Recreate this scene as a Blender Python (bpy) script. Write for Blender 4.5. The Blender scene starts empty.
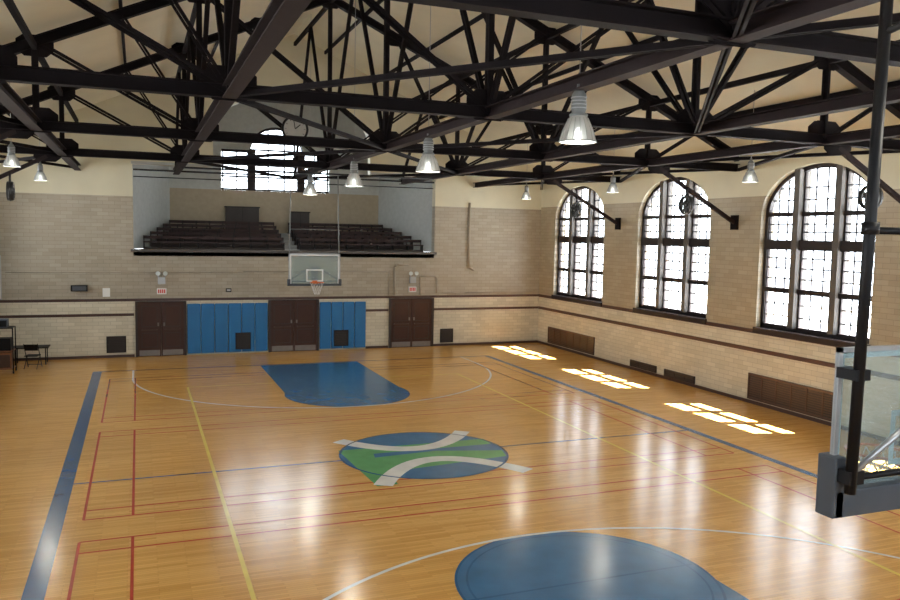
import bpy, bmesh, math, random
from mathutils import Vector, Matrix
random.seed(4)
sc=bpy.context.scene
XW,YF,YB,ZE=11.05,15.74,-18.5,7.55
SL=0.45
def zroof(x): return ZE+(XW-abs(x))*SL
# ---------------------------------------------------------------- materials
def newmat(name):
    m=bpy.data.materials.new(name); m.use_nodes=True
    nt=m.node_tree; b=nt.nodes['Principled BSDF']
    return m,nt,b
def simple(name,col,rough=.5,metal=0,noise=.08,scale=6,emis=None,es=0,bump=0,spec=None):
    m,nt,b=newmat(name)
    tc=nt.nodes.new('ShaderNodeTexCoord'); n=nt.nodes.new('ShaderNodeTexNoise')
    n.inputs['Scale'].default_value=scale; n.inputs['Detail'].default_value=4
    nt.links.new(tc.outputs['Object'],n.inputs['Vector'])
    mx=nt.nodes.new('ShaderNodeMix'); mx.data_type='RGBA'
    mx.inputs[6].default_value=(*[c*(1-noise*2) for c in col],1)
    mx.inputs[7].default_value=(*[min(1,c*(1+noise*2)) for c in col],1)
    nt.links.new(n.outputs['Fac'],mx.inputs[0]); nt.links.new(mx.outputs[2],b.inputs['Base Color'])
    b.inputs['Roughness'].default_value=rough; b.inputs['Metallic'].default_value=metal
    if spec is not None: b.inputs['Specular IOR Level'].default_value=spec
    if emis: b.inputs['Emission Color'].default_value=(*emis,1); b.inputs['Emission Strength'].default_value=es
    if bump:
        bp=nt.nodes.new('ShaderNodeBump'); bp.inputs['Strength'].default_value=bump
        nt.links.new(n.outputs['Fac'],bp.inputs['Height']); nt.links.new(bp.outputs[0],b.inputs['Normal'])
    return m
def brickwall(name,axis,low,mid,top,ztop=6.0):
    m,nt,b=newmat(name); N=nt.nodes.new; L=nt.links.new
    tc=N('ShaderNodeTexCoord'); sp=N('ShaderNodeSeparateXYZ'); L(tc.outputs['Object'],sp.inputs[0])
    cb=N('ShaderNodeCombineXYZ'); L(sp.outputs[axis],cb.inputs[0]); L(sp.outputs[2],cb.inputs[1])
    br=N('ShaderNodeTexBrick'); L(cb.outputs[0],br.inputs['Vector'])
    br.inputs['Scale'].default_value=1; br.inputs['Brick Width'].default_value=.40; br.inputs['Row Height'].default_value=.135
    br.inputs['Mortar Size'].default_value=.006; br.inputs['Mortar Smooth'].default_value=.3
    br.inputs['Color1'].default_value=(1,1,1,1); br.inputs['Color2'].default_value=(.84,.83,.80,1); br.inputs['Mortar'].default_value=(.60,.58,.55,1)
    def gt(z):
        g=N('ShaderNodeMath'); g.operation='GREATER_THAN'; g.inputs[1].default_value=z; L(sp.outputs[2],g.inputs[0]); return g.outputs[0]
    def mix(f,a,c,mode='MIX'):
        x=N('ShaderNodeMix'); x.data_type='RGBA'; x.blend_type=mode
        for i,v in ((0,f),(6,a),(7,c)):
            if isinstance(v,tuple): x.inputs[i].default_value=(*v,1)
            elif isinstance(v,(int,float)): x.inputs[i].default_value=v
            else: L(v,x.inputs[i])
        return x.outputs[2]
    base=mix(gt(2.1),low,mid)
    no=N('ShaderNodeTexNoise'); no.inputs['Scale'].default_value=.9; no.inputs['Detail'].default_value=5; L(tc.outputs['Object'],no.inputs['Vector'])
    cr=N('ShaderNodeMapRange'); cr.inputs[3].default_value=.82; cr.inputs[4].default_value=1.12; L(no.outputs['Fac'],cr.inputs[0])
    bc=mix(1.0,base,br.outputs['Color'],'MULTIPLY')
    allc=mix(gt(ztop),bc,top)
    fin=mix(1.0,allc,cr.outputs[0],'MULTIPLY')
    L(fin,b.inputs['Base Color']); b.inputs['Roughness'].default_value=.42
    bp=N('ShaderNodeBump'); bp.inputs['Strength'].default_value=.25; bp.inputs['Distance'].default_value=.01; L(br.outputs['Fac'],bp.inputs['Height']); bp.invert=True
    L(bp.outputs[0],b.inputs['Normal'])
    return m
def woodfloor():
    m,nt,b=newmat('maple_floor'); N=nt.nodes.new; L=nt.links.new
    tc=N('ShaderNodeTexCoord'); sp=N('ShaderNodeSeparateXYZ'); L(tc.outputs['Object'],sp.inputs[0])
    cb=N('ShaderNodeCombineXYZ'); L(sp.outputs[0],cb.inputs[0]); L(sp.outputs[1],cb.inputs[1])
    br=N('ShaderNodeTexBrick'); L(cb.outputs[0],br.inputs['Vector'])
    br.inputs['Scale'].default_value=1; br.inputs['Brick Width'].default_value=.8; br.inputs['Row Height'].default_value=.06
    br.inputs['Mortar Size'].default_value=.0015; br.inputs['Mortar Smooth'].default_value=.1
    br.inputs['Color1'].default_value=(.78,.425,.115,1); br.inputs['Color2'].default_value=(.62,.31,.070,1); br.inputs['Mortar'].default_value=(.30,.13,.035,1)
    no=N('ShaderNodeTexNoise'); no.inputs['Scale'].default_value=.35; no.inputs['Detail'].default_value=6; L(tc.outputs['Object'],no.inputs['Vector'])
    cr=N('ShaderNodeMapRange'); cr.inputs[3].default_value=.78; cr.inputs[4].default_value=1.15; L(no.outputs['Fac'],cr.inputs[0])
    x=N('ShaderNodeMix'); x.data_type='RGBA'; x.blend_type='MULTIPLY'; x.inputs[0].default_value=1
    L(br.outputs['Color'],x.inputs[6]); L(cr.outputs[0],x.inputs[7]); L(x.outputs[2],b.inputs['Base Color'])
    gloss(nt,b,tc)
    return m
def gloss(nt,b,tc):
    N=nt.nodes.new; L=nt.links.new
    n2=N('ShaderNodeTexNoise'); n2.inputs['Scale'].default_value=1.3; n2.inputs['Detail'].default_value=5; L(tc.outputs['Object'],n2.inputs['Vector'])
    r=N('ShaderNodeMapRange'); r.inputs[3].default_value=.14; r.inputs[4].default_value=.25; L(n2.outputs['Fac'],r.inputs[0]); L(r.outputs[0],b.inputs['Roughness'])
    n3=N('ShaderNodeTexNoise'); n3.inputs['Scale'].default_value=9; n3.inputs['Detail'].default_value=3; L(tc.outputs['Object'],n3.inputs['Vector'])
    bp=N('ShaderNodeBump'); bp.inputs['Strength'].default_value=.06; bp.inputs['Distance'].default_value=.02; L(n3.outputs['Fac'],bp.inputs['Height']); L(bp.outputs[0],b.inputs['Normal'])
    b.inputs['IOR'].default_value=1.62
def paint(name,col):
    m,nt,b=newmat(name); N=nt.nodes.new; L=nt.links.new
    tc=N('ShaderNodeTexCoord'); n=N('ShaderNodeTexNoise'); n.inputs['Scale'].default_value=2.5; n.inputs['Detail'].default_value=8; L(tc.outputs['Object'],n.inputs['Vector'])
    mx=N('ShaderNodeMix'); mx.data_type='RGBA'; mx.inputs[6].default_value=(*[c*.72 for c in col],1); mx.inputs[7].default_value=(*[min(1,c*1.28) for c in col],1)
    L(n.outputs['Fac'],mx.inputs[0]); L(mx.outputs[2],b.inputs['Base Color']); gloss(nt,b,tc)
    return m
M={}
M['floor']=woodfloor()
M['wfar']=brickwall('glazed_brick_far',0,(.66,.61,.48),(.39,.345,.27),(.66,.62,.46))
M['wside']=brickwall('glazed_brick_side',1,(.66,.60,.46),(.39,.33,.23),(.68,.63,.46),6.1)
M['ceil']=simple('cream_ceiling_panel',(.78,.74,.57),.8,noise=.05,scale=1.2)
M['steel']=simple('dark_painted_steel',(.005,.0035,.004),.8,noise=.2,spec=.08)
M['steel2']=simple('brown_painted_steel',(.013,.008,.008),.75,noise=.2,spec=.12)
M['stripe']=simple('brown_glazed_trim',(.05,.020,.014),.4)
M['door']=simple('brown_painted_door',(.045,.017,.011),.45,spec=.3)
M['frame']=simple('dark_bronze_frame',(.022,.011,.009),.5)
M['kick']=simple('steel_kickplate',(.20,.18,.17),.5,.4)
M['blue']=simple('blue_vinyl_pad',(.006,.13,.34),.45,noise=.08,scale=2)
M['vent']=simple('dark_vent',(.015,.011,.010),.6)
M['ventb']=simple('brown_radiator_grille',(.055,.024,.014),.5)
M['stone']=simple('window_mullion_stone',(.065,.058,.053),.7)
M['muntin']=simple('window_muntin_paint',(.05,.05,.055),.5)
M['wframe']=simple('window_frame_dark',(.015,.010,.010),.5,spec=.2)
M['grey']=simple('alcove_grey_plaster',(.42,.44,.43),.7)
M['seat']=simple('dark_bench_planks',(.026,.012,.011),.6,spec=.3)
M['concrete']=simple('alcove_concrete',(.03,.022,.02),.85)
M['white']=simple('white_paint',(.75,.75,.73),.5,noise=.02)
M['lgrey']=simple('light_grey_metal',(.40,.41,.42),.35,.6)
M['mgrey']=simple('grey_painted_metal',(.17,.18,.18),.5,.2)
M['dgrey']=simple('dark_grey_pad',(.055,.065,.08),.6)
M['black']=simple('black_metal',(.006,.006,.007),.5,spec=.2)
M['orange']=simple('orange_rim',(.65,.14,.02),.4)
M['net']=simple('white_net_cord',(.7,.7,.68),.8)
M['red']=simple('red_exit_letters',(.45,.03,.03),.4,emis=(1,.05,.03),es=.15)
M['lamp']=simple('lamp_glow',(.9,.9,.85),.4,emis=(1,.97,.9),es=7)
M['fix']=simple('emergency_light_lens',(.6,.66,.66),.3)
M['pipe']=simple('painted_pipe_tan',(.34,.29,.22),.5)
M['wood']=simple('oak_wood',(.22,.08,.03),.45,noise=.15)
M['fan']=simple('fan_housing',(.03,.03,.03),.4,.3)
M['face']=simple('clock_face_white',(.45,.45,.43),.5)
M['p_blue']=paint('court_paint_blue',(.032,.14,.29))
M['p_blue2']=paint('court_paint_line_blue',(.012,.085,.22))
M['p_white']=paint('court_paint_white',(.76,.74,.68))
M['p_green']=paint('court_paint_green',(.10,.34,.12))
M['p_red']=paint('court_paint_red',(.45,.05,.025))
M['p_yel']=paint('court_paint_yellow',(.84,.60,.11))
M['ground']=simple('outdoor_ground',(.55,.56,.56),.9)
def glassmat(name,tint,refl):
    m=bpy.data.materials.new(name); m.use_nodes=True; nt=m.node_tree; nt.nodes.clear()
    o=nt.nodes.new('ShaderNodeOutputMaterial'); t=nt.nodes.new('ShaderNodeBsdfTransparent'); g=nt.nodes.new('ShaderNodeBsdfPrincipled'); x=nt.nodes.new('ShaderNodeMixShader')
    t.inputs[0].default_value=(*tint,1); g.inputs['Base Color'].default_value=(.5,.58,.58,1); g.inputs['Roughness'].default_value=.08; x.inputs[0].default_value=refl
    nt.links.new(t.outputs[0],x.inputs[1]); nt.links.new(g.outputs[0],x.inputs[2]); nt.links.new(x.outputs[0],o.inputs[0]); return m
M['glass']=glassmat('backboard_glass',(.85,.93,.95),.22)
m,nt,b=newmat('prismatic_lamp_glass'); b.inputs['Base Color'].default_value=(.55,.58,.58,1); b.inputs['Roughness'].default_value=.25; b.inputs['Transmission Weight'].default_value=.6; b.inputs['Emission Color'].default_value=(1,.97,.88,1); b.inputs['Emission Strength'].default_value=.12
M['prism']=m
# ---------------------------------------------------------------- builder
class B:
    def __init__(s,name,parent=None):
        s.name=name; s.bm=bmesh.new(); s.mats=[]; s.parent=parent
    def mi(s,k):
        if k not in s.mats: s.mats.append(k)
        return s.mats.index(k)
    def face(s,pts,k,smooth=False):
        vs=[s.bm.verts.new(p) for p in pts]
        try: f=s.bm.faces.new(vs)
        except ValueError: return
        f.material_index=s.mi(k); f.smooth=smooth
    def hexa(s,p,k):
        v=[s.bm.verts.new(q) for q in p]; i=s.mi(k)
        for a in ((0,3,2,1),(4,5,6,7),(0,1,5,4),(1,2,6,5),(2,3,7,6),(3,0,4,7)):
            f=s.bm.faces.new([v[j] for j in a]); f.material_index=i
    def box(s,a,b,k):
        x0,y0,z0=[min(a[i],b[i]) for i in range(3)]; x1,y1,z1=[max(a[i],b[i]) for i in range(3)]
        s.hexa([(x0,y0,z0),(x1,y0,z0),(x1,y1,z0),(x0,y1,z0),(x0,y0,z1),(x1,y0,z1),(x1,y1,z1),(x0,y1,z1)],k)
    def frame(s,p0,p1,up):
        p0,p1=Vector(p0),Vector(p1); d=(p1-p0).normalized(); up=Vector(up)
        if abs(d.dot(up))>.98: up=Vector((1,0,0)) if abs(d.x)<.9 else Vector((0,1,0))
        r=d.cross(up).normalized(); u=r.cross(d).normalized(); return p0,p1,r,u
    def beam(s,p0,p1,w,h,k,up=(0,0,1),off=0,offu=0):
        p0,p1,r,u=s.frame(p0,p1,up); o=r*off+u*offu; p0=p0+o;p1=p1+o
        c=[(-w/2,-h/2),(w/2,-h/2),(w/2,h/2),(-w/2,h/2)]
        s.hexa([p0+r*a+u*b for a,b in c]+[p1+r*a+u*b for a,b in c],k)
    def ibeam(s,p0,p1,w,h,k,up=(0,0,1),t=.022):
        s.beam(p0,p1,w,t,k,up,0,-h/2); s.beam(p0,p1,w,t,k,up,0,h/2); s.beam(p0,p1,t,h,k,up)
    def dangle(s,p0,p1,w,h,k,up=(0,0,1),gap=.035,t=.014):
        for sg in (-1,1):
            s.beam(p0,p1,t,h,k,up,sg*gap/2,0); s.beam(p0,p1,w/2-gap/2,t,k,up,sg*(gap/2+(w/2-gap/2)/2),-h/2)
    def cyl(s,p0,p1,r0,r1,k,n=16,caps=True,smooth=True):
        p0,p1,r,u=s.frame(p0,p1,(0,0,1))
        A=[];Bv=[]
        for i in range(n):
            t=2*math.pi*i/n; d=r*math.cos(t)+u*math.sin(t)
            A.append(s.bm.verts.new(p0+d*r0)); Bv.append(s.bm.verts.new(p1+d*r1))
        mi=s.mi(k)
        for i in range(n):
            f=s.bm.faces.new((A[i],A[(i+1)%n],Bv[(i+1)%n],Bv[i])); f.material_index=mi; f.smooth=smooth
        if caps:
            for q in (A[::-1],Bv):
                f=s.bm.faces.new(q); f.material_index=mi
    def path(s,pts,r,k,n=8):
        for a,b in zip(pts[:-1],pts[1:]): s.cyl(a,b,r,r,k,n)
    def lathe(s,c,prof,k,n=28,axis='z',smooth=True):
        c=Vector(c); rings=[]
        for (r,h) in prof:
            ring=[]
            for i in range(n):
                t=2*math.pi*i/n; a,bb=r*math.cos(t),r*math.sin(t)
                v={'z':(a,bb,h),'y':(a,h,bb),'x':(h,a,bb)}[axis]
                ring.append(s.bm.verts.new(c+Vector(v)))
            rings.append(ring)
        mi=s.mi(k)
        for q,w in zip(rings[:-1],rings[1:]):
            for i in range(n):
                f=s.bm.faces.new((q[i],q[(i+1)%n],w[(i+1)%n],w[i])); f.material_index=mi; f.smooth=smooth
    def disc(s,c,r,k,axis='z',n=28):
        c=Vector(c); ps=[]
        for i in range(n):
            t=2*math.pi*i/n; a,bb=r*math.cos(t),r*math.sin(t)
            ps.append(c+Vector({'z':(a,bb,0),'y':(a,0,bb),'x':(0,a,bb)}[axis]))
        s.face(ps,k)
    def torus(s,c,R,r,k,axis='z',n=28,m=8):
        c=Vector(c); g=[]
        for i in range(n):
            t=2*math.pi*i/n; row=[]
            for j in range(m):
                p=2*math.pi*j/m; q=R+r*math.cos(p); h=r*math.sin(p); a,bb=q*math.cos(t),q*math.sin(t)
                row.append(s.bm.verts.new(c+Vector({'z':(a,bb,h),'y':(a,h,bb),'x':(h,a,bb)}[axis])))
            g.append(row)
        mi=s.mi(k)
        for i in range(n):
            for j in range(m):
                f=s.bm.faces.new((g[i][j],g[(i+1)%n][j],g[(i+1)%n][(j+1)%m],g[i][(j+1)%m])); f.material_index=mi; f.smooth=True
    def done(s,bevel=0,recalc=True):
        if recalc: bmesh.ops.recalc_face_normals(s.bm,faces=s.bm.faces)
        me=bpy.data.meshes.new(s.name); s.bm.to_mesh(me); s.bm.free()
        for k in s.mats: me.materials.append(M[k])
        o=bpy.data.objects.new(s.name,me); sc.collection.objects.link(o)
        if s.parent: o.parent=s.parent
        if bevel:
            md=o.modifiers.new('bevel','BEVEL'); md.width=bevel; md.segments=2; md.limit_method='ANGLE'
        return o
def empty(name,loc=(0,0,0)):
    e=bpy.data.objects.new(name,None); e.location=loc; sc.collection.objects.link(e); return e
# ---------------------------------------------------------------- shell
b=B('floor'); b.box((-XW-.5,YB-.5,-.3),(XW+.5,YF+.4,0),'floor'); b.done()
b=B('outdoor_ground'); b.box((-60,-60,-1.4),(60,60,-1.2),'ground'); b.done()
WYS=[-12.1,-5.95,.2,6.3,12.45]; WW=1.95; ZS,ZSP,ZT=2.28,5.55,6.9
def archz(t,zs=ZSP,zt=ZT):
    return zs+(zt-zs)*math.sqrt(max(0,1-abs(t)**2.0))
def sidewall(name,sx):
    b=B(name); x0,x1=sx*XW,sx*(XW+.5)
    def col(ya,yb,za0,zb0,z1):
        xa,xb=min(x0,x1),max(x0,x1)
        b.hexa([(xa,ya,za0),(xb,ya,za0),(xb,yb,zb0),(xa,yb,zb0),(xa,ya,z1),(xb,ya,z1),(xb,yb,z1),(xa,yb,z1)],'wside')
    y=YB-.5
    for c in WYS:
        col(y,c-WW,0,0,ZE); col(c-WW,c+WW,0,0,ZS)
        n=28
        for i in range(n):
            t0,t1=-math.cos(math.pi*i/n),-math.cos(math.pi*(i+1)/n)
            col(c+t0*WW,c+t1*WW,archz(t0),archz(t1),ZE)
        y=c+WW
    col(y,YF+.36,0,0,ZE)
    return b.done()
sidewall('wall_right',1); sidewall('wall_left',-1)
OX,OZ0,OZ1=5.97,4.05,7.2; CX,CZ=3.1,10.0
b=B('wall_far')
def colx(bb,xa,xb,za,zb,z1a,z1b,y0,y1,k):
    bb.hexa([(xa,y0,za),(xb,y0,zb),(xb,y1,zb),(xa,y1,za),(xa,y0,z1a),(xb,y0,z1b),(xb,y1,z1b),(xa,y1,z1a)],k)
y0,y1=YF,YF+.36
def rp(bb,xa,xb,zb,k='wfar',y0=y0,y1=y1,zb2=None):
    if xa<0<xb:
        rp(bb,xa,0,zb,k,y0,y1); rp(bb,0,xb,zb,k,y0,y1); return
    colx(bb,xa,xb,zb,zb if zb2 is None else zb2,zroof(xa)+.05,zroof(xb)+.05,y0,y1,k)
rp(b,-XW,-OX,0); rp(b,OX,XW,0); b.box((-OX,y0,0),(OX,y1,OZ0),'wfar')
rp(b,-OX,-CX,OZ1); rp(b,CX,OX,OZ1)
n=16
def cz(x): return 8.6+1.5*math.sqrt(max(0,1-(abs(x)/CX)**2.2))
for i in range(n):
    xa=-CX+2*CX*i/n; xb=-CX+2*CX*(i+1)/n
    colx(b,xa,xb,cz(xa),cz(xb),zroof(xa)+.05,zroof(xb)+.05,y0,y1,'wfar')
b.done()
b=B('wall_back'); 
rp(b,-XW,-7,0,'wfar',YB-.4,YB); rp(b,7,XW,0,'wfar',YB-.4,YB); b.box((-7,YB-.4,0),(7,YB,4.2),'wfar')
for xa,xb in ((-7,-6),(-1,1),(6,7)): rp(b,xa,xb,4.2,'wfar',YB-.4,YB)
for xa,xb in ((-6,-1),(1,6)): rp(b,xa,xb,7.4,'wfar',YB-.4,YB)
b.done()
b=B('ceiling')
ov=1.5  # unseen eave overhang, added to block sun from the upper window panes
for sx in (-1,1):
    xe=sx*(XW+.5+ov); ze=ZE-(.5+ov)*.25
    za,zr=ZE,zroof(0)
    for (xa,z_a,xb,z_b) in ((0,zr,sx*XW,za),(sx*XW,za,xe,ze)):
        p=[(xa,YB-.5,z_a),(xb,YB-.5,z_b),(xb,21,z_b),(xa,21,z_a)]
        b.hexa(p+[(q[0],q[1],q[2]+.25) for q in p],'ceil')
b.done()
G=.003
for nm,z in (('trim_1',2.15),('trim_2',1.60)):
    b=B(nm+'_far')
    segs=[(-XW+.02,XW-.02)] if z>2 else [(-XW+.02,-5.98),(2.98,3.96),(6.0,XW-.02)]
    for xa,xb in segs:
        b.box((xa,YF-.018,z-.05),(xb,YF,z+.05),'stripe')
    b.done()
for nm,z in (('trim_3',2.15),('trim_4',1.60)):
    b=B(nm); b.box((XW-.018,YB,z-.06),(XW,YF-.02,z+.06),'stripe'); b.done()
    b=B(nm+'_left'); b.box((-XW,YB,z-.06),(-XW+.018,YF-.02,z+.06),'stripe'); b.done()
b=B('baseboard_right'); b.box((XW-.03,YB,0),(XW,YF-.03,.10),'stripe'); b.done()
b=B('baseboard_left'); b.box((-XW,YB,0),(-XW+.03,YF-.03,.10),'stripe'); b.done()
b=B('baseboard_far')
for xa,xb in ((-XW,-5.98),(2.98,3.96),(6.0,XW)): b.box((xa,YF-.03,0),(xb,YF,.10),'stripe')
b.done()
def window(name,sx,c):
    b=B(name); X=sx*(XW+.24)
    def bx(ya,yb,za,zb,d,k,dx=0): b.box((X-d+dx,ya,za),(X+d+dx,yb,zb),k)
    bx(c-WW,c-WW+.11,ZS,ZSP,.07,'wframe'); bx(c+WW-.11,c+WW,ZS,ZSP,.07,'wframe'); bx(c-WW,c+WW,ZS,ZS+.14,.07,'wframe')
    n=28
    for i in range(n):
        t0,t1=-math.cos(math.pi*i/n),-math.cos(math.pi*(i+1)/n)
        q=[]
        for dx in (-.07,.07):
            for (t,sh) in ((t0,0),(t1,0),(t1,1),(t0,1)):
                w_=WW-(0.12 if sh else 0); h_=(ZT-ZSP)-(0.12 if sh else 0)
                q.append((X+dx,c+t*w_,ZSP+h_*math.sqrt(max(0,1-t*t))))
        b.hexa(q,'wframe')
    for s in (-1,1):
        y=c+s*WW*.36; b.box((X-sx*.2,y-.10,ZS+.1),(X+sx*.22,y+.10,archz(.36)-.02),'stone')
    bx(c-WW+.05,c+WW-.05,4.56,4.84,.12,'wframe'); bx(c-WW+.05,c+WW-.05,3.34,3.48,.09,'wframe')
    bx(c-WW+.05,c+WW-.05,5.5,5.62,.07,'wframe')
    for (a,e) in ((-.95,-.42),(-.30,.30),(.42,.95)):
        k=3
        for j in range(1,k):
            t=a+(e-a)*j/k; bx(c+t*WW-.022,c+t*WW+.022,ZS+.1,archz(t)-.08,.012,'muntin')
        for j in (0,k):
            t=a+(e-a)*j/k; bx(c+t*WW-.035,c+t*WW+.035,ZS+.1,archz(t)-.08,.03,'wframe')
    for z in (2.68,3.03,3.75,4.05,4.33,5.06,5.28,5.95,6.28):
        w=WW-.06 if z<ZSP else WW*math.sqrt(max(0,1-((z-ZSP)/(ZT-ZSP))**2))-.1
        bx(c-w,c+w,z-.020,z+.020,.010,'muntin')
    b.box((sx*(XW-.06),c-WW-.05,ZS-.16),(sx*(XW+.2),c+WW+.05,ZS),'wframe')
    return b.done()
for i,c in enumerate(WYS): window('window_%d'%(i+1),1,c)
for i,c in enumerate(WYS): window('window_%d'%(i+6),-1,c)
for i,xc in enumerate((-3.5,3.5)):  # unseen back-wall windows, added to let more daylight into the room
    b=B('window_%d'%(11+i))
    for j in range(6): 
        x=xc-2.5+j; b.box((x-.04,YB-.25,4.2),(x+.04,YB-.15,7.4),'wframe')
    for z in (4.25,5.3,6.35,7.35): b.box((xc-2.5,YB-.25,z-.04),(xc+2.5,YB-.15,z+.04),'wframe')
    b.done()
# ---------------------------------------------------------------- alcove / balcony
AY=19.44; ax=4.55
b=B('floor_balcony')
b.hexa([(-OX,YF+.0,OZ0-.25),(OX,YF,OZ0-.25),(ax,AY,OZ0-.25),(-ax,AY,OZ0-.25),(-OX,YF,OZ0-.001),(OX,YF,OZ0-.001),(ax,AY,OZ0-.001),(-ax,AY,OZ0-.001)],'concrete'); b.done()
for s,nm in ((-1,'wall_balcony_left'),(1,'wall_balcony_right')):
    b=B(nm); p=[(s*OX,YF+.36,OZ0),(s*(OX+.3),YF+.36,OZ0),(s*(ax+.3),AY+.3,OZ0),(s*ax,AY+.0,OZ0)]
    b.hexa(p+[(q[0],q[1],11.0) for q in p],'grey'); b.done()
M['wback']=simple('balcony_back_brick',(.35,.30,.22),.7)
b=B('wall_balcony_back')
wl,wr,wz0,wz1=-2.45,2.25,6.55,9.35
b.box((-ax,AY,OZ0),(ax,AY+.3,wz0),'wback'); b.box((-ax,AY,wz0),(wl,AY+.3,11),'grey'); b.box((wr,AY,wz0),(ax,AY+.3,11),'grey')
n=20; wc=(wl+wr)/2; wh=(wr-wl)/2
def az(t): return 8.3+(wz1-8.3)*math.sqrt(max(0,1-min(1,abs(t)/.5)**2)) 
for i in range(n):
    t0,t1=-1+2*i/n,-1+2*(i+1)/n
    colx(b,wc+t0*wh,wc+t1*wh,az(t0),az(t1),11,11,AY,AY+.3,'grey')
b.done()
b=B('window_13')
for i in range(n):
    t0,t1=-1+2*i/n,-1+2*(i+1)/n
    xa,xb,za,zb=wc+t0*wh,wc+t1*wh,az(t0),az(t1)
    b.hexa([(xa,AY+.1,za-.12),(xb,AY+.1,zb-.12),(xb,AY+.2,zb-.12),(xa,AY+.2,za-.12),(xa,AY+.1,za),(xb,AY+.1,zb),(xb,AY+.2,zb),(xa,AY+.2,za)],'wframe')
for t in (-.46,.46): b.box((wc+t*wh-.17,AY+.02,wz0),(wc+t*wh+.17,AY+.28,8.35),'wframe')
for t in (-.97,-.72,-.15,.15,.72,.97): b.box((wc+t*wh-.03,AY+.12,wz0),(wc+t*wh+.03,AY+.18,az(t)-.05),'wframe')
for z in (6.6,7.15,8.33): b.box((wl,AY+.12,z-.04),(wr,AY+.18,z+.04),'wframe')
b.box((wl,AY+.05,7.62),(wr,AY+.25,7.86),'wframe')
b.done()
b=B('ceiling_balcony'); b.box((-6.6,YF+.36,10.6),(6.6,AY+.3,10.8),'grey'); b.done()
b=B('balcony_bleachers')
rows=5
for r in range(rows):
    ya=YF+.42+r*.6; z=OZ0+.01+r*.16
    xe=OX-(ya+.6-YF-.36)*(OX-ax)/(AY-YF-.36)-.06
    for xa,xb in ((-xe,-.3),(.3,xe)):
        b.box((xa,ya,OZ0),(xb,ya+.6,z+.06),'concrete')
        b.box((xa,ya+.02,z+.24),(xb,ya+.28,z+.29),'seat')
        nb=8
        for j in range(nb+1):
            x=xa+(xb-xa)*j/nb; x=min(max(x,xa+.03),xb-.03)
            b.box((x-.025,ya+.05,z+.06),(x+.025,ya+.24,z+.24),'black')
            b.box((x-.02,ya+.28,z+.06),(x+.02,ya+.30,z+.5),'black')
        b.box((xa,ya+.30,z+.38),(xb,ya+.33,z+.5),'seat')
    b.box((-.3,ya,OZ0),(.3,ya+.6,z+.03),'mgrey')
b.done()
b=B('balcony_equipment_cabinet')
zz=OZ0+.8
for (xa,xb,h) in ((-2.3,-.9,.95),(.5,1.3,.8)):
    b.box((xa,AY-.25,OZ0),(xb,AY-.02,zz+h),'vent'); b.box((xa-.04,AY-.26,zz+h),(xb+.04,AY-.01,zz+h+.05),'black')
    b.box(((xa+xb)/2-.01,AY-.265,zz),((xa+xb)/2+.01,AY-.25,zz+h),'black')
b.done()
b=B('trim_balcony_opening')
b.box((-OX-.05,YF-.03,OZ1),(-CX,YF+.0,OZ1+.10),'grey'); b.box((CX,YF-.03,OZ1),(OX+.05,YF,OZ1+.10),'grey')
b.box((-OX-.1,YF-.05,OZ0-.10),(OX+.1,YF,OZ0),'stone'); b.done()
b=B('balcony_opening_pipe'); b.cyl((-OX+.02,YF+.1,7.0),(OX-.02,YF+.1,7.0),.035,.035,'black',10)
b.cyl((-OX+.02,YF+.2,6.75),(OX-.02,YF+.2,6.75),.02,.02,'black',10); b.done()
# ---------------------------------------------------------------- doors & pads
def door(name,xa,xb):
    e=empty(name); zt=2.06
    b=B('frame',e); y=YF-G
    b.box((xa,y-.09,0),(xa+.09,y,zt+.03),'frame'); b.box((xb-.09,y-.09,0),(xb,y,zt+.03),'frame'); b.box((xa+.09,y-.09,zt),(xb-.09,y,zt+.03),'frame'); b.done()
    c=(xa+xb)/2
    for i,(p,q) in enumerate(((xa+.09,c-.006),(c+.006,xb-.09))):
        b=B('leaf_%d'%(i+1),e); b.box((p,y-.05,.01),(q,y-.005,zt),'door')
        b.box((p+.04,y-.056,.03),(q-.04,y-.05,.24),'kick')
        for (za,zb) in ((.34,.9),(1.12,1.92)):
            for t in ((p+.12,za,p+.15,zb),(q-.15,za,q-.12,zb),(p+.15,za,q-.15,za+.03),(p+.15,zb-.03,q-.15,zb)): b.box((t[0],y-.06,t[1]),(t[2],y-.05,t[3]),'frame')
        b.box((p+.12,y-.11,.98),(q-.12,y-.075,1.03),'ventb'); b.box((p+.12,y-.09,.98),(p+.16,y-.05,1.03),'kick'); b.box((q-.16,y-.09,.98),(q-.12,y-.05,1.03),'kick')
        hx=q-.10 if i==0 else p+.10
        b.box((hx-.03,y-.07,1.15),(hx+.03,y-.05,1.28),'kick')
        b.done()
door('door_1',-5.94,-4.12); door('door_2',-1.02,1.0); door('door_3',3.98,5.97)
def grille(name,xa,xb,za,zb,y,parent=None):
    b=B(name,parent); b.box((xa,y-.015,za),(xb,y,zb),'vent')
    for t in ((xa,za,xa+.03,zb),(xb-.03,za,xb,zb),(xa,za,xb,za+.03),(xa,zb-.03,xb,zb)): b.box((t[0],y-.03,t[1]),(t[2],y-.015,t[3]),'black')
    n=9
    for i in range(n):
        z=za+.04+(zb-za-.08)*i/(n-1); b.box((xa+.03,y-.026,z-.01),(xb-.03,y-.015,z+.008),'frame')
    b.done()
def pads(xa,xb,n,vents):
    e=empty('blue_wall_padding'); b=B('pads',e); w=(xb-xa)/n
    for i in range(n):
        p=xa+i*w; b.box((p+.01,YF-.08,.06),(p+w-.01,YF-.022,1.98),'blue')
    b.done(.02)
    for i,v in enumerate(vents): grille('vent_%d'%(i+1),v[0],v[1],.16,.82,YF-.085,e)
pads(-4.10,-1.04,6,[(-2.3,-1.72)]); pads(1.02,2.97,4,[(1.62,2.22)])
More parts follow.
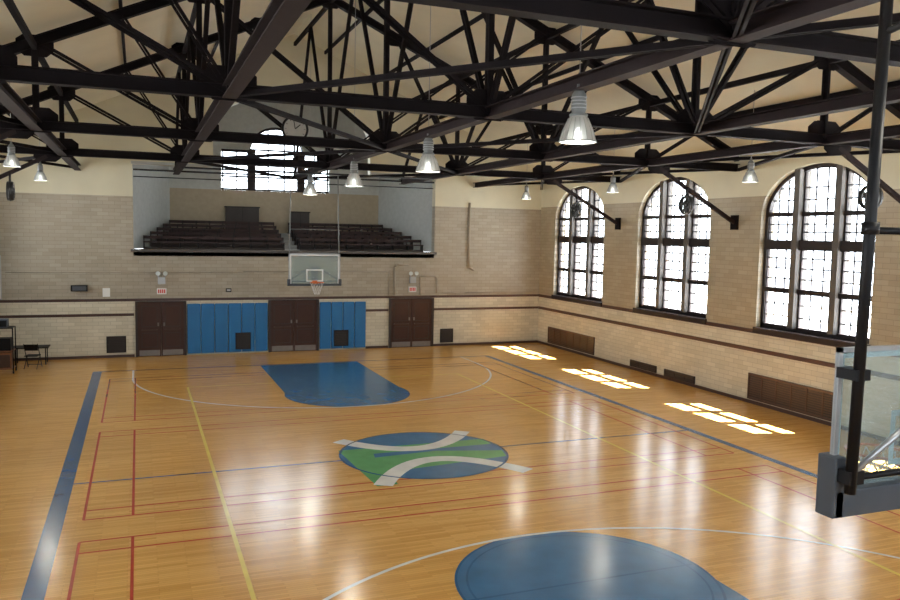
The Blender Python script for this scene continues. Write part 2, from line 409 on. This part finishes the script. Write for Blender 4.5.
grille('vent_grille',-6.95,-6.27,.18,.8,YF-G); grille('vent_grille',6.3,6.9,.15,.75,YF-G)
def rgrille(name,ya,yb,za,zb,k):
    b=B(name); x=XW-G
    b.box((x-.02,ya,za),(x,yb,zb),'vent')
    for t in ((ya,za,ya+.05,zb),(yb-.05,za,yb,zb),(ya,za,yb,za+.05),(ya,zb-.05,yb,zb)): b.box((x-.05,t[0],t[1]),(x-.02,t[2],t[3]),k)
    n=max(3,int((zb-za)/.07))
    for i in range(n):
        z=za+.06+(zb-za-.12)*i/(n-1); b.box((x-.038,ya+.05,z-.014),(x-.02,yb-.05,z+.012),k)
    m=int((yb-ya)/.5)
    for i in range(1,m):
        y=ya+(yb-ya)*i/m; b.box((x-.045,y-.02,za+.05),(x-.02,y+.02,zb-.05),k)
    b.done()
rgrille('radiator_grille',10.9,14.7,.14,.85,'ventb'); rgrille('radiator_grille',-1.03,2.3,.13,.9,'ventb'); rgrille('radiator_grille',-9.5,-6,.13,.9,'ventb')
rgrille('vent_grille',6.8,8.37,.12,.36,'frame'); rgrille('vent_grille',4.73,6.33,.11,.35,'frame')
# ---------------------------------------------------------------- wall fittings
Y=YF-G
for x in (-5.0,5.0):
    b=B('exit_sign'); b.box((x-.17,Y-.06,2.36),(x+.17,Y,2.58),'white')
    for j in range(4): b.box((x-.13+j*.07,Y-.066,2.40),(x-.13+j*.07+.045,Y-.06,2.54),'red')
    b.done()
    b=B('emergency_light'); b.box((x-.13,Y-.12,2.74),(x+.13,Y,3.0),'lgrey')
    for s in (-1,1):
        b.cyl((x+s*.12,Y-.10,3.0),(x+s*.12,Y-.10,3.10),.02,.02,'lgrey'); b.cyl((x+s*.12,Y-.08,3.17),(x+s*.13,Y-.2,3.15),.05,.085,'fix')
    b.done()
b=B('wall_speaker'); b.box((-8.1,Y-.2,2.5),(-7.55,Y,2.72),'black'); b.box((-8.05,Y-.21,2.53),(-7.6,Y-.2,2.69),'dgrey'); b.done(.01)
b=B('wall_notice'); b.box((-7.05,Y-.015,2.28),(-6.8,Y,2.6),'white'); b.done()
b=B('thermostat'); b.box((-2.65,Y-.06,2.42),(-2.45,Y,2.56),'black'); b.box((-2.62,Y-.07,2.46),(-2.48,Y-.06,2.53),'lgrey'); b.done()
y=YF-.028
b=B('conduit_pipe'); b.path([(-10.2,y,3.18),(-2,y,3.18)],.016,'pipe'); b.done()
b=B('conduit_pipe'); b.path([(-2,y,3.22),(3.95,y,3.22),(3.95,y,2.25)],.016,'pipe'); b.done()
y=YF-.055
b=B('riser_pipe'); b.path([(4.2,y,2.25),(4.2,y,3.4),(4.32,y,3.5),(4.8,y,3.5)],.045,'pipe',10); b.done()
b=B('riser_pipe'); b.path([(7.55,y,3.4),(7.55,y,6.2)],.05,'pipe',10); b.path([(7.55,y,3.42),(7.8,y,3.3)],.05,'pipe',10); b.done()
y=YF-.028
b=B('conduit_pipe'); b.path([(5.35,y,2.25),(5.35,y,3.02),(6.0,y,3.02),(6.1,y,2.92),(6.1,y,2.3)],.02,'pipe'); b.done()
b=B('conduit_pipe'); b.path([(6.3,y,2.3),(7.4,y,2.3),(10.8,y,2.32)],.014,'pipe'); b.done()
b=B('conduit_pipe'); b.path([(3.95-7,y,4.0-.2),(3.95,y,3.8)],.012,'pipe'); b.done()
b=B('whiteboard'); b.box((-11.0,Y-.04,2.25),(-10.35,Y-.005,3.75),'white'); 
for t in ((-11.0,2.22,-10.35,2.25),(-11.0,3.75,-10.35,3.78),(-10.35,2.22,-10.32,3.78)): b.box((t[0],Y-.05,t[1]),(t[2],Y-.0,t[3]),'lgrey')
b.done()
# ---------------------------------------------------------------- roof steel
TY=[-15.5,-9.3,-3.1,3.2,9.5]; ZC=6.98
NX=[-11.05,-7.8,-4.45,0,4.45,7.8,11.05]
def ztc(x): return zroof(x)-.28
def gusset(b,x,y,z,w,h,k='steel'):
    pts=[(-w,-h*.4),(-w*.6,-h),(w*.6,-h),(w,-h*.4),(w,h*.5),(w*.6,h),(-w*.6,h),(-w,h*.5)]
    for s in (-.04,.04):
        b.face([(x+p[0],y+s,z+p[1]) for p in pts],k)
def truss(y):
    b=B('roof_truss')
    b.ibeam((-XW+.02,y,ZC),(XW-.02,y,ZC),.20,.20,'steel')
    for s in (-1,1):
        b.ibeam((s*(XW-.02),y,ztc(XW)),(0,y,ztc(0)),.2,.2,'steel')
    for x in NX[1:-1]:
        b.dangle((x,y,ZC),(x,y,ztc(x)),.16,.12,'steel',up=(1,0,0))
        gusset(b,x,y,ZC+.12,.42,.26); gusset(b,x,y,ztc(x)-.08,.36,.22)
    for s in (-1,1):
        d=lambda xa,za,xb,zb,w=.14: b.dangle((s*xa,y,za),(s*xb,y,zb),w,w*.8,'steel',up=(0,1,0))
        d(0,ZC,4.45,ztc(4.45)); d(4.45,ZC,7.8,ztc(7.8)); d(4.45,ZC,2.2,ztc(2.2)); d(7.8,ZC,9.5,ztc(9.5),.11); d(4.45,ZC,6.1,ztc(6.1),.11)
        gusset(b,s*2.2,y,ztc(2.2)-.08,.3,.2)
        b.beam((s*8.2,y,ZC-.15),(s*(XW-.03),y,5.32),.09,.11,'steel2')
        b.box((s*(XW-.003),y-.14,5.12),(s*(XW-.08),y+.14,5.56),'steel')
        gusset(b,s*8.2,y,ZC-.12,.35,.18)
    b.done(recalc=False)
for y in TY: truss(y)
b=B('longitudinal_roof_bracing')
ends=[YB]+TY+[YF]
for x in NX[1:-1]:
    b.ibeam((x,YB+.01,ZC-.02),(x,YF-.01,ZC-.02),.22,.18,'steel2')
    for ya,yb in zip(ends[:-1],ends[1:]):
        ya+=.05;yb-=.05
        if abs(x)>7: continue
        ym=(ya+yb)/2
        zt=ztc(x)-.1
        b.dangle((x,ya,ZC),(x,ym,zt),.12,.09,'steel',up=(1,0,0)); b.dangle((x,ym,zt),(x,yb,ZC),.12,.09,'steel',up=(1,0,0))
    b.beam((x,YB,ztc(x)-.12),(x,YF-.01,ztc(x)-.12),.10,.13,'steel')
for i,(ya,yb) in enumerate(zip(ends[:-1],ends[1:])):
    for xa,xb in ((-7.8,-XW+.05),(7.8,XW-.05)):
        b.dangle((xa,ya+.05,ZC-.06),(xb,yb-.05,ZC-.06),.10,.08,'steel')
        b.dangle((xb,ya+.05,ZC-.02),(xa,yb-.05,ZC-.02),.10,.08,'steel')
    if i%2==0:
        for s in (-1,1): b.dangle((0,ya+.05,ZC-.06),(s*4.45,yb-.05,ZC-.06),.10,.08,'steel')
    else:
        for s in (-1,1): b.dangle((s*4.45,ya+.05,ZC-.06),(0,yb-.05,ZC-.06),.10,.08,'steel')
b.done(recalc=False)
b=B('roof_purlins')
for s in (-1,1):
    for x in (1.2,3.3,6.1,9.4):
        x*=s; b.beam((x,YB,zroof(x)-.07),(x,YF-.01,zroof(x)-.07),.07,.12,'steel')
b.done()
# ---------------------------------------------------------------- pendant lamps
def pendant(x,y,z,sc_,en):
    e=empty('pendant_light',(x,y,z))
    b=B('housing',e)
    b.cyl((0,0,.62*sc_),(0,0,zroof(x)-.02-z),.008,.008,'lgrey',8)
    S=lambda pr: [(r*sc_,h*sc_) for r,h in pr]
    b.lathe((0,0,0),S([(0,.66),(.03,.66),(.035,.60),(.06,.58),(.095,.52),(.10,.34),(.085,.30),(.12,.27),(.12,.25),(.0,.25)]),'mgrey')
    for i in range(4): b.torus((0,0,(.35+i*.045)*sc_),.10*sc_,.008,'lgrey',n=20,m=6)
    b.done(recalc=False)
    b=B('glass_reflector',e)
    b.lathe((0,0,0),S([(.10,.25),(.13,.22),(.17,.14),(.205,.05),(.235,-.06),(.24,-.08)]),'prism',32); b.torus((0,0,-.08*sc_),.24*sc_,.010,'mgrey',n=28,m=6)
    for i in range(16):
        t=i*math.pi/8; c_,s_=math.cos(t),math.sin(t)
        b.path([(.132*sc_*c_,.132*sc_*s_,.22*sc_),(.207*sc_*c_,.207*sc_*s_,.05*sc_),(.242*sc_*c_,.242*sc_*s_,-.08*sc_)],.004,'mgrey',5)
    b.done(recalc=False)
    b=B('bulb',e); b.lathe((0,0,0),S([(0,.16),(.05,.14),(.085,.04),(.07,-.05),(.0,-.08)]),'lamp',20); b.done()
    l=bpy.data.lights.new('bulb_light','POINT'); l.energy=en; l.color=(1,.95,.82); l.shadow_soft_size=.12
    o=bpy.data.objects.new('bulb_light',l); o.location=(0,0,-.2); o.parent=e; sc.collection.objects.link(o)
for y in (-12.4,-6.2,.05,6.35,12.6):
    pendant(0,y,6.24,1.08,135)
    for s in (-1,1): pendant(s*8.7,y,6.36,.8,110)
# ---------------------------------------------------------------- fans
def fan(x,y,z,s):
    e=empty('wall_fan',(x,y,z))
    b=B('cage',e)
    for R in (.12,.2,.25): b.torus((-s*.09,0,0),R,.006,'fan','x',24,6)
    b.torus((0,0,0),.27,.02,'fan','x',28,8); b.lathe((0,0,0),[(.27,-.07),(.27,.07)],'fan',28,'x')
    for i in range(24):
        t=i*math.pi/12; b.cyl((-s*.10,.04*math.cos(t),.04*math.sin(t)),(-s*.05,.27*math.cos(t),.27*math.sin(t)),.005,.005,'fan',5)
    b.disc((s*.06,0,0),.22,'fan','x')
    b.cyl((0,0,.27),(0,0,.5),.03,.03,'black',8); b.done(recalc=False)
    b=B('blades',e)
    for i in range(4):
        t=i*math.pi/2+.4
        q=[]
        for (r,w,dx) in ((.04,-.3,.03),(.23,-.35,.03),(.23,.35,-.03),(.04,.3,-.03)):
            q.append((dx,r*math.cos(t+w),r*math.sin(t+w)))
        b.face(q,'mgrey')
    b.cyl((-.05,0,0),(.12,0,0),.06,.07,'fan',14); b.done(recalc=False)
for y in (-3.1,3.2,9.5):
    for s in (-1,1): fan(s*9.15,y-.08,5.80,s)
# ---------------------------------------------------------------- clock on truss
b=B('truss_clock'); c=(-1.18,9.2,8.02)
b.lathe(c,[(0,.08),(.38,.08),(.42,.02),(.42,-.06),(.36,-.07),(.35,-.04)],'black',32,'y'); b.disc((c[0],c[1]-.04,c[2]),.36,'face','y',32)
b.beam((c[0],c[1]-.05,c[2]),(c[0]+.16,c[1]-.05,c[2]+.14),.04,.03,'black'); b.beam((c[0],c[1]-.055,c[2]),(c[0]-.05,c[1]-.055,c[2]+.28),.03,.02,'black')
for i in range(12):
    t=i*math.pi/6; b.beam((c[0]+.27*math.sin(t),c[1]-.045,c[2]+.27*math.cos(t)),(c[0]+.33*math.sin(t),c[1]-.045,c[2]+.33*math.cos(t)),.03,.01,'black')
b.box((c[0]-.03,c[1]+.06,ZC+.1),(c[0]+.03,c[1]+.10,c[2]+.1),'black'); b.box((c[0]-.03,c[1]+.06,ZC+.1),(c[0]+.03,9.45,ZC+.16),'black')
b.done(recalc=False)
# ---------------------------------------------------------------- backboards
def hoop(yb,s,near):
    e=empty('basketball_hoop'); z0,z1=(2.9,4.02) if near else (2.95,4.05); W=.915
    F=-s
    b=B('backboard',e); fk='lgrey'
    b.box((-W,yb-.008,z0),(W,yb+.008,z1),'glass')
    for t in ((-W,z0,-W+.035,z1),(W-.035,z0,W,z1),(-W,z0,W,z0+.035),(-W,z1-.035,W,z1)): b.box((t[0],yb-.02,t[1]),(t[2],yb+.02,t[3]),fk)
    y=yb+F*.012
    for t in ((-.305,3.06,-.255,3.50),(.255,3.06,.305,3.50),(-.255,3.45,.255,3.50),(-.255,3.06,.255,3.11)): b.box((t[0],y-.002,t[1]),(t[2],y+.002,t[3]),'white')
    for t in ((-W+.035,z0+.035,-W+.085,z1-.035),(W-.085,z0+.035,W-.035,z1-.035),(-W+.085,z1-.085,W-.085,z1-.035)): b.box((t[0],y-.002,t[1]),(t[2],y+.002,t[3]),'white')
    b.done(recalc=True)
    b=B('padding',e); pt=.085 if near else .03; pz=z0-.17 if near else z0-.04
    b.box((-W-.03,yb-pt,pz),(W+.03,yb+pt,z0+.04),'dgrey')
    for q in (-1,1): b.box((q*(W+.05),yb-pt,pz),(q*(W-.06),yb+pt,z0+(.30 if near else .2)),'dgrey')
    b.done(.012)
    b=B('rim',e); ry=yb+F*.38
    b.torus((0,ry,3.05),.235,.011,'orange',n=32); b.box((-.09,yb+F*.02,2.98),(.09,yb+F*.03,3.1),'orange'); b.box((-.06,yb+F*.03,3.035),(.06,yb+F*.15,3.05),'orange')
    for q in (-1,1): b.cyl((q*.08,yb+F*.03,3.0),(q*.12,yb+F*.19,3.045),.008,.008,'orange',6)
    b.done()
    b=B('net',e); n=12
    for lv in range(4):
        ra=.225-.035*lv; rb=ra-.035; za=3.03-.1*lv; zb=za-.1
        for i in range(n):
            for dr in (-1,1):
                t=2*math.pi*(i+.5*(lv%2))/n; t2=t+dr*math.pi/n
                b.cyl((ra*math.cos(t),ry+ra*math.sin(t),za),(rb*math.cos(t2),ry+rb*math.sin(t2),zb),.004,.004,'net',4,False)
    b.done()
    b=B('mast',e); k='black' if near else 'mgrey'; r=.042 if near else .02
    ym=yb-F*.17 if near else yb-F*.07
    for q in (-1,1):
        b.cyl((q*.90,ym,2.95),(q*.83,ym,ZC-.1),r,r,k,14)
        b.box((q*.94,ym-.03,3.02),(q*.80,yb-F*.02,3.12),k); b.box((q*.94,ym-.03,3.8),(q*.80,yb-F*.02,3.88),k)
        b.cyl((q*.86,ym,3.12),(q*.15,ym,3.55),.025,.025,'lgrey' if near else k,10)
        if near: b.cyl((q*.86,ym,4.87),(q*.86,ym,4.96),r+.02,r+.02,k,14); b.cyl((q*.84,ym,6.3),(q*.84,ym-F*3.0,ZC-.1),.025,.025,k,10)
    b.cyl((-.85,ym,4.9),(.85,ym,4.9),.028 if near else .012,.028 if near else .012,k,10); b.cyl((-.9,ym,3.07),(.9,ym,3.07),.025,.025,k,10)
    b.cyl((-.84,ym,ZC-.13),(.84,ym,ZC-.13),.03,.03,k,10)
    b.box((-.12,ym-.03,2.98),(.12,yb-F*.015,3.6),k)
    b.cyl((-4.45,ym,ZC-.12),(4.45,ym,ZC-.12),.035,.035,'black',10)
    b.done()
hoop(11.75,1,False); hoop(-11.70,-1,True)
# ---------------------------------------------------------------- court paint
HL,HW=12.642,7.134
def rect(b,xa,ya,xb,yb,z,k): b.face([(xa,ya,z),(xb,ya,z),(xb,yb,z),(xa,yb,z)],k)
def arc(b,cx,cy,r,w,a0,a1,z,k,n=72):
    for i in range(n):
        t0=a0+(a1-a0)*i/n; t1=a0+(a1-a0)*(i+1)/n
        b.face([(cx+(r-w)*math.cos(t0),cy+(r-w)*math.sin(t0),z),(cx+(r)*math.cos(t0),cy+(r)*math.sin(t0),z),(cx+(r)*math.cos(t1),cy+(r)*math.sin(t1),z),(cx+(r-w)*math.cos(t1),cy+(r-w)*math.sin(t1),z)],k)
pi=math.pi
b=B('court_boundary_stripe'); z=.002; w=.14
rect(b,-HW-w,-HL-w,-HW+w,HL+.05,z,'p_blue2'); rect(b,HW-.1,-HL,HW+.1,HL+.05,z,'p_blue2'); rect(b,-HW,HL-.04,HW,HL+.04,z+.0002,'p_blue2'); rect(b,-HW,-HL-.04,HW,-HL+.04,z+.0002,'p_blue2')
rect(b,-HW+w,-.03,-1.83,.03,z,'p_blue2'); rect(b,1.83,-.03,HW-.1,.03,z,'p_blue2'); b.done(recalc=False)
b=B('painted_key')
for s in (-1,1):
    ft=HL-5.8
    if s>0: rect(b,-1.78,ft,1.78,HL-.1,.0022,'p_blue')
    b.face([(1.83*math.cos(pi*2*i/64),s*ft+1.83*math.sin(pi*2*i/64),.0026) for i in range(64)],'p_blue')
    if s<0: rect(b,-1.78,-HL+.1,1.78,-ft,.0022,'p_blue')
    arc(b,0,s*ft,1.86,.04,0,2*pi,.0034,'p_blue2'); arc(b,0,s*ft,1.70,.03,0,2*pi,.0036,'p_blue2')
    rect(b,-1.8,s*ft-.02,1.8,s*ft+.02,.0034,'p_blue2')
b.done(recalc=False)
b=B('basketball_court_lines'); z=.004
for s in (-1,1):
    cy=s*(HL-1.6); arc(b,0,cy,6.045,.065,(pi if s>0 else 0),(2*pi if s>0 else pi),z,'p_white',96)
    for q in (-1,1): rect(b,q*6.01-.03,min(cy,s*HL),q*6.01+.03,max(cy,s*HL),z,'p_white')
b.done(recalc=False)
b=B('volleyball_court_lines'); z=.0046
for q in (-1,1): rect(b,q*4.45-.032,-9.1,q*4.45+.032,9.1,z,'p_yel')
for s in (-1,1):
    for q in (-1,1): rect(b,min(q*1.85,q*4.45),s*9.1-.025,max(q*1.85,q*4.45),s*9.1+.025,.0042,'p_yel')
b.done(recalc=False)
b=B('badminton_court_lines'); z=.0040; lw=.022
for yc in (-6.15,.95,8.05):
    for dy in (-3.05,-2.59,2.59,3.05):
        Yl=yc+dy; Rr=1.83
        segs=[(-6.7,6.7)]
        if abs(Yl)<Rr+.05:
            hx=math.sqrt(max(0,Rr*Rr-Yl*Yl)); segs=[(-6.7,-hx),(hx,6.7)]
        elif Yl>5.0: segs=[(-6.7,-1.86),(1.86,6.7)]
        for xa,xb in segs: rect(b,xa,Yl-lw,xb,Yl+lw,z,'p_red')
    for x in (-6.7,-5.94,5.94,6.7): rect(b,x-lw,yc-3.05,x+lw,yc+3.05,z+.0003,'p_red')
b.done(recalc=False)
b=B('center_court_logo')
b.face([(1.83*math.cos(pi*2*i/96),1.83*math.sin(pi*2*i/96),.0052) for i in range(96)],'p_blue')
zg=.0056
b.face([(-1.75,.75,zg),(-1.62,-1.9,zg),(-1.2,-1.9,zg),(-1.15,-.2,zg),(-1.0,.75,zg)],'p_green')
b.face([(-1.6,.28,zg+.0001),(1.75,.28,zg+.0001),(1.75,.75,zg+.0001),(-1.6,.75,zg+.0001)],'p_green')
b.face([(-1.6,-.05,zg+.0002),(-1.2,-1.1,zg+.0002),(1.65,-.75,zg+.0002),(1.75,-.3,zg+.0002),(.3,.1,zg+.0002)],'p_green')
def ribbon(pts,w,z,k):
    n=len(pts)
    V=[Vector((*p,z)) for p in pts]; q=[]
    for i in range(n):
        d=(V[min(i+1,n-1)]-V[max(i-1,0)]).normalized(); nn=Vector((-d.y,d.x,0))
        q.append((V[i]+nn*w/2,V[i]-nn*w/2))
    for a,c in zip(q[:-1],q[1:]): b.face([a[1],c[1],c[0],a[0]],k)
ribbon([(-1.55+3.1*i/24, .42+1.15*(abs(-1.55+3.1*i/24-.0)/1.55)**2) for i in range(25)],.38,.0062,'p_white')
ribbon([(-1.5+3.1*i/24, -.5-1.3*(abs(-1.5+3.1*i/24-.05)/1.5)**2) for i in range(25)],.38,.0062,'p_white')
arc(b,0,0,1.86,.05,0,2*pi,.0066,'p_blue2')
b.done(recalc=False)
# ---------------------------------------------------------------- left-hand furniture
def table(name,x,y,w,d,h,k):
    b=B(name); b.box((x-w/2,y-d/2,h-.04),(x+w/2,y+d/2,h),k)
    for sx in (-1,1):
        X=x+sx*(w/2-.1); b.cyl((X,y-d/2+.06,0),(X,y-d/2+.06,h-.04),.018,.018,k,8); b.cyl((X,y+d/2-.06,0),(X,y+d/2-.06,h-.04),.018,.018,k,8)
        b.cyl((X,y-d/2+.06,.2),(X,y+d/2-.06,.2),.014,.014,k,8)
    b.cyl((x-w/2+.1,y,.2),(x+w/2-.1,y,.2),.014,.014,k,8); b.done()
table('folding_table',-9.35,14.95,1.15,.7,.62,'black')
def chair(x,y,a):
    b=B('folding_chair'); R=Matrix.Rotation(a,3,'Z'); T=lambda p: Vector((x,y,0))+R@Vector(p)
    for s in (-1,1):
        b.path([T((s*.22,-.24,.014)),T((s*.22,.18,.86))],.013,'black'); b.path([T((s*.20,.26,.014)),T((s*.20,-.16,.45))],.013,'black')
    c=[(-.2,-.2),(.2,-.2),(.2,.2),(-.2,.2)]
    b.hexa([T((p,q,.43)) for p,q in c]+[T((p,q,.46)) for p,q in c],'black')
    b.hexa([T((p,q,z)) for p,q,z in ((-.21,.10,.62),(.21,.10,.62),(.21,.12,.62),(-.21,.12,.62),(-.21,.16,.84),(.21,.16,.84),(.21,.18,.84),(-.21,.18,.84))],'black')
    b.path([T((-.22,-.2,.1)),T((.22,-.2,.1))],.01,'black'); b.done()
chair(-9.2,13.95,2.95)
b=B('equipment_cart'); x,y=-10.02,13.3; hw,hd=.36,.3
for p in (-1,1):
    for q in (-1,1):
        b.cyl((x+p*hw,y+q*hd,.08),(x+p*hw,y+q*hd,1.5),.02,.02,'black',8); b.cyl((x+p*hw-.02,y+q*hd,.045),(x+p*hw+.02,y+q*hd,.045),.045,.045,'black',12)
for z in (.14,.72,1.48): b.box((x-hw,y-hd,z),(x+hw,y+hd,z+.03),'black' if z>1 else 'wood')
b.box((x-.3,y-.25,.17),(x+.3,y+.25,.68),'wood'); b.box((x-.26,y-.27,.2),(x+.26,y-.25,.62),'ventb')
b.box((x-.28,y-.22,.75),(x+.28,y+.2,1.15),'black'); b.box((x-.2,y-.2,1.51),(x+.2,y+.18,1.77),'dgrey')
b.box((x-.17,y-.205,1.54),(x+.17,y-.2,1.74),'black')
b.done()
# ---------------------------------------------------------------- light
w=bpy.data.worlds.new('sky'); sc.world=w; w.use_nodes=True
bg=w.node_tree.nodes['Background']; bg.inputs[0].default_value=(.82,.91,1,1); bg.inputs[1].default_value=17
l=bpy.data.lights.new('sun','SUN'); l.energy=330; l.angle=.014; l.color=(.97,.98,1)
o=bpy.data.objects.new('sun',l); o.rotation_euler=Vector((-.65,.2,-1)).to_track_quat('-Z','Y').to_euler(); o.location=(20,0,30); sc.collection.objects.link(o)
def portal(loc,dirv,sx,sy):
    l=bpy.data.lights.new('window_portal','AREA'); l.shape='RECTANGLE'; l.size=sx; l.size_y=sy; l.cycles.is_portal=True
    o=bpy.data.objects.new('window_portal',l); o.location=loc; o.rotation_euler=Vector(dirv).to_track_quat('-Z','Z').to_euler(); sc.collection.objects.link(o)
for s in (-1,1):
    for c in WYS: portal((s*(XW+.55),c,4.6),(-s,0,0),3.9,4.7)
for xc in (-3.5,3.5): portal((xc,YB-.45,5.8),(0,1,0),5,3.2)
portal(((wl+wr)/2,AY+.35,8.0),(0,-1,0),4.7,2.8)
# ---------------------------------------------------------------- camera
cam=bpy.data.cameras.new('camera'); co=bpy.data.objects.new('camera',cam); sc.collection.objects.link(co)
yaw,pitch,roll=0.3747,0.0822,0.0191
f=Vector((math.sin(yaw)*math.cos(pitch),math.cos(yaw)*math.cos(pitch),-math.sin(pitch)))
r=Vector((math.cos(yaw),-math.sin(yaw),0)); u=r.cross(f); c,s=math.cos(roll),math.sin(roll)
r,u=r*c+u*s,u*c-r*s
m=Matrix((r,u,-f)).transposed().to_4x4(); m.translation=Vector((-5.8022,-16.139,4.8118)); co.matrix_world=m
cam.sensor_width=36; cam.lens=793.7*36/900; cam.clip_start=.05; cam.clip_end=300
sc.camera=co
sc.view_settings.view_transform='Standard'; sc.view_settings.exposure=-.8
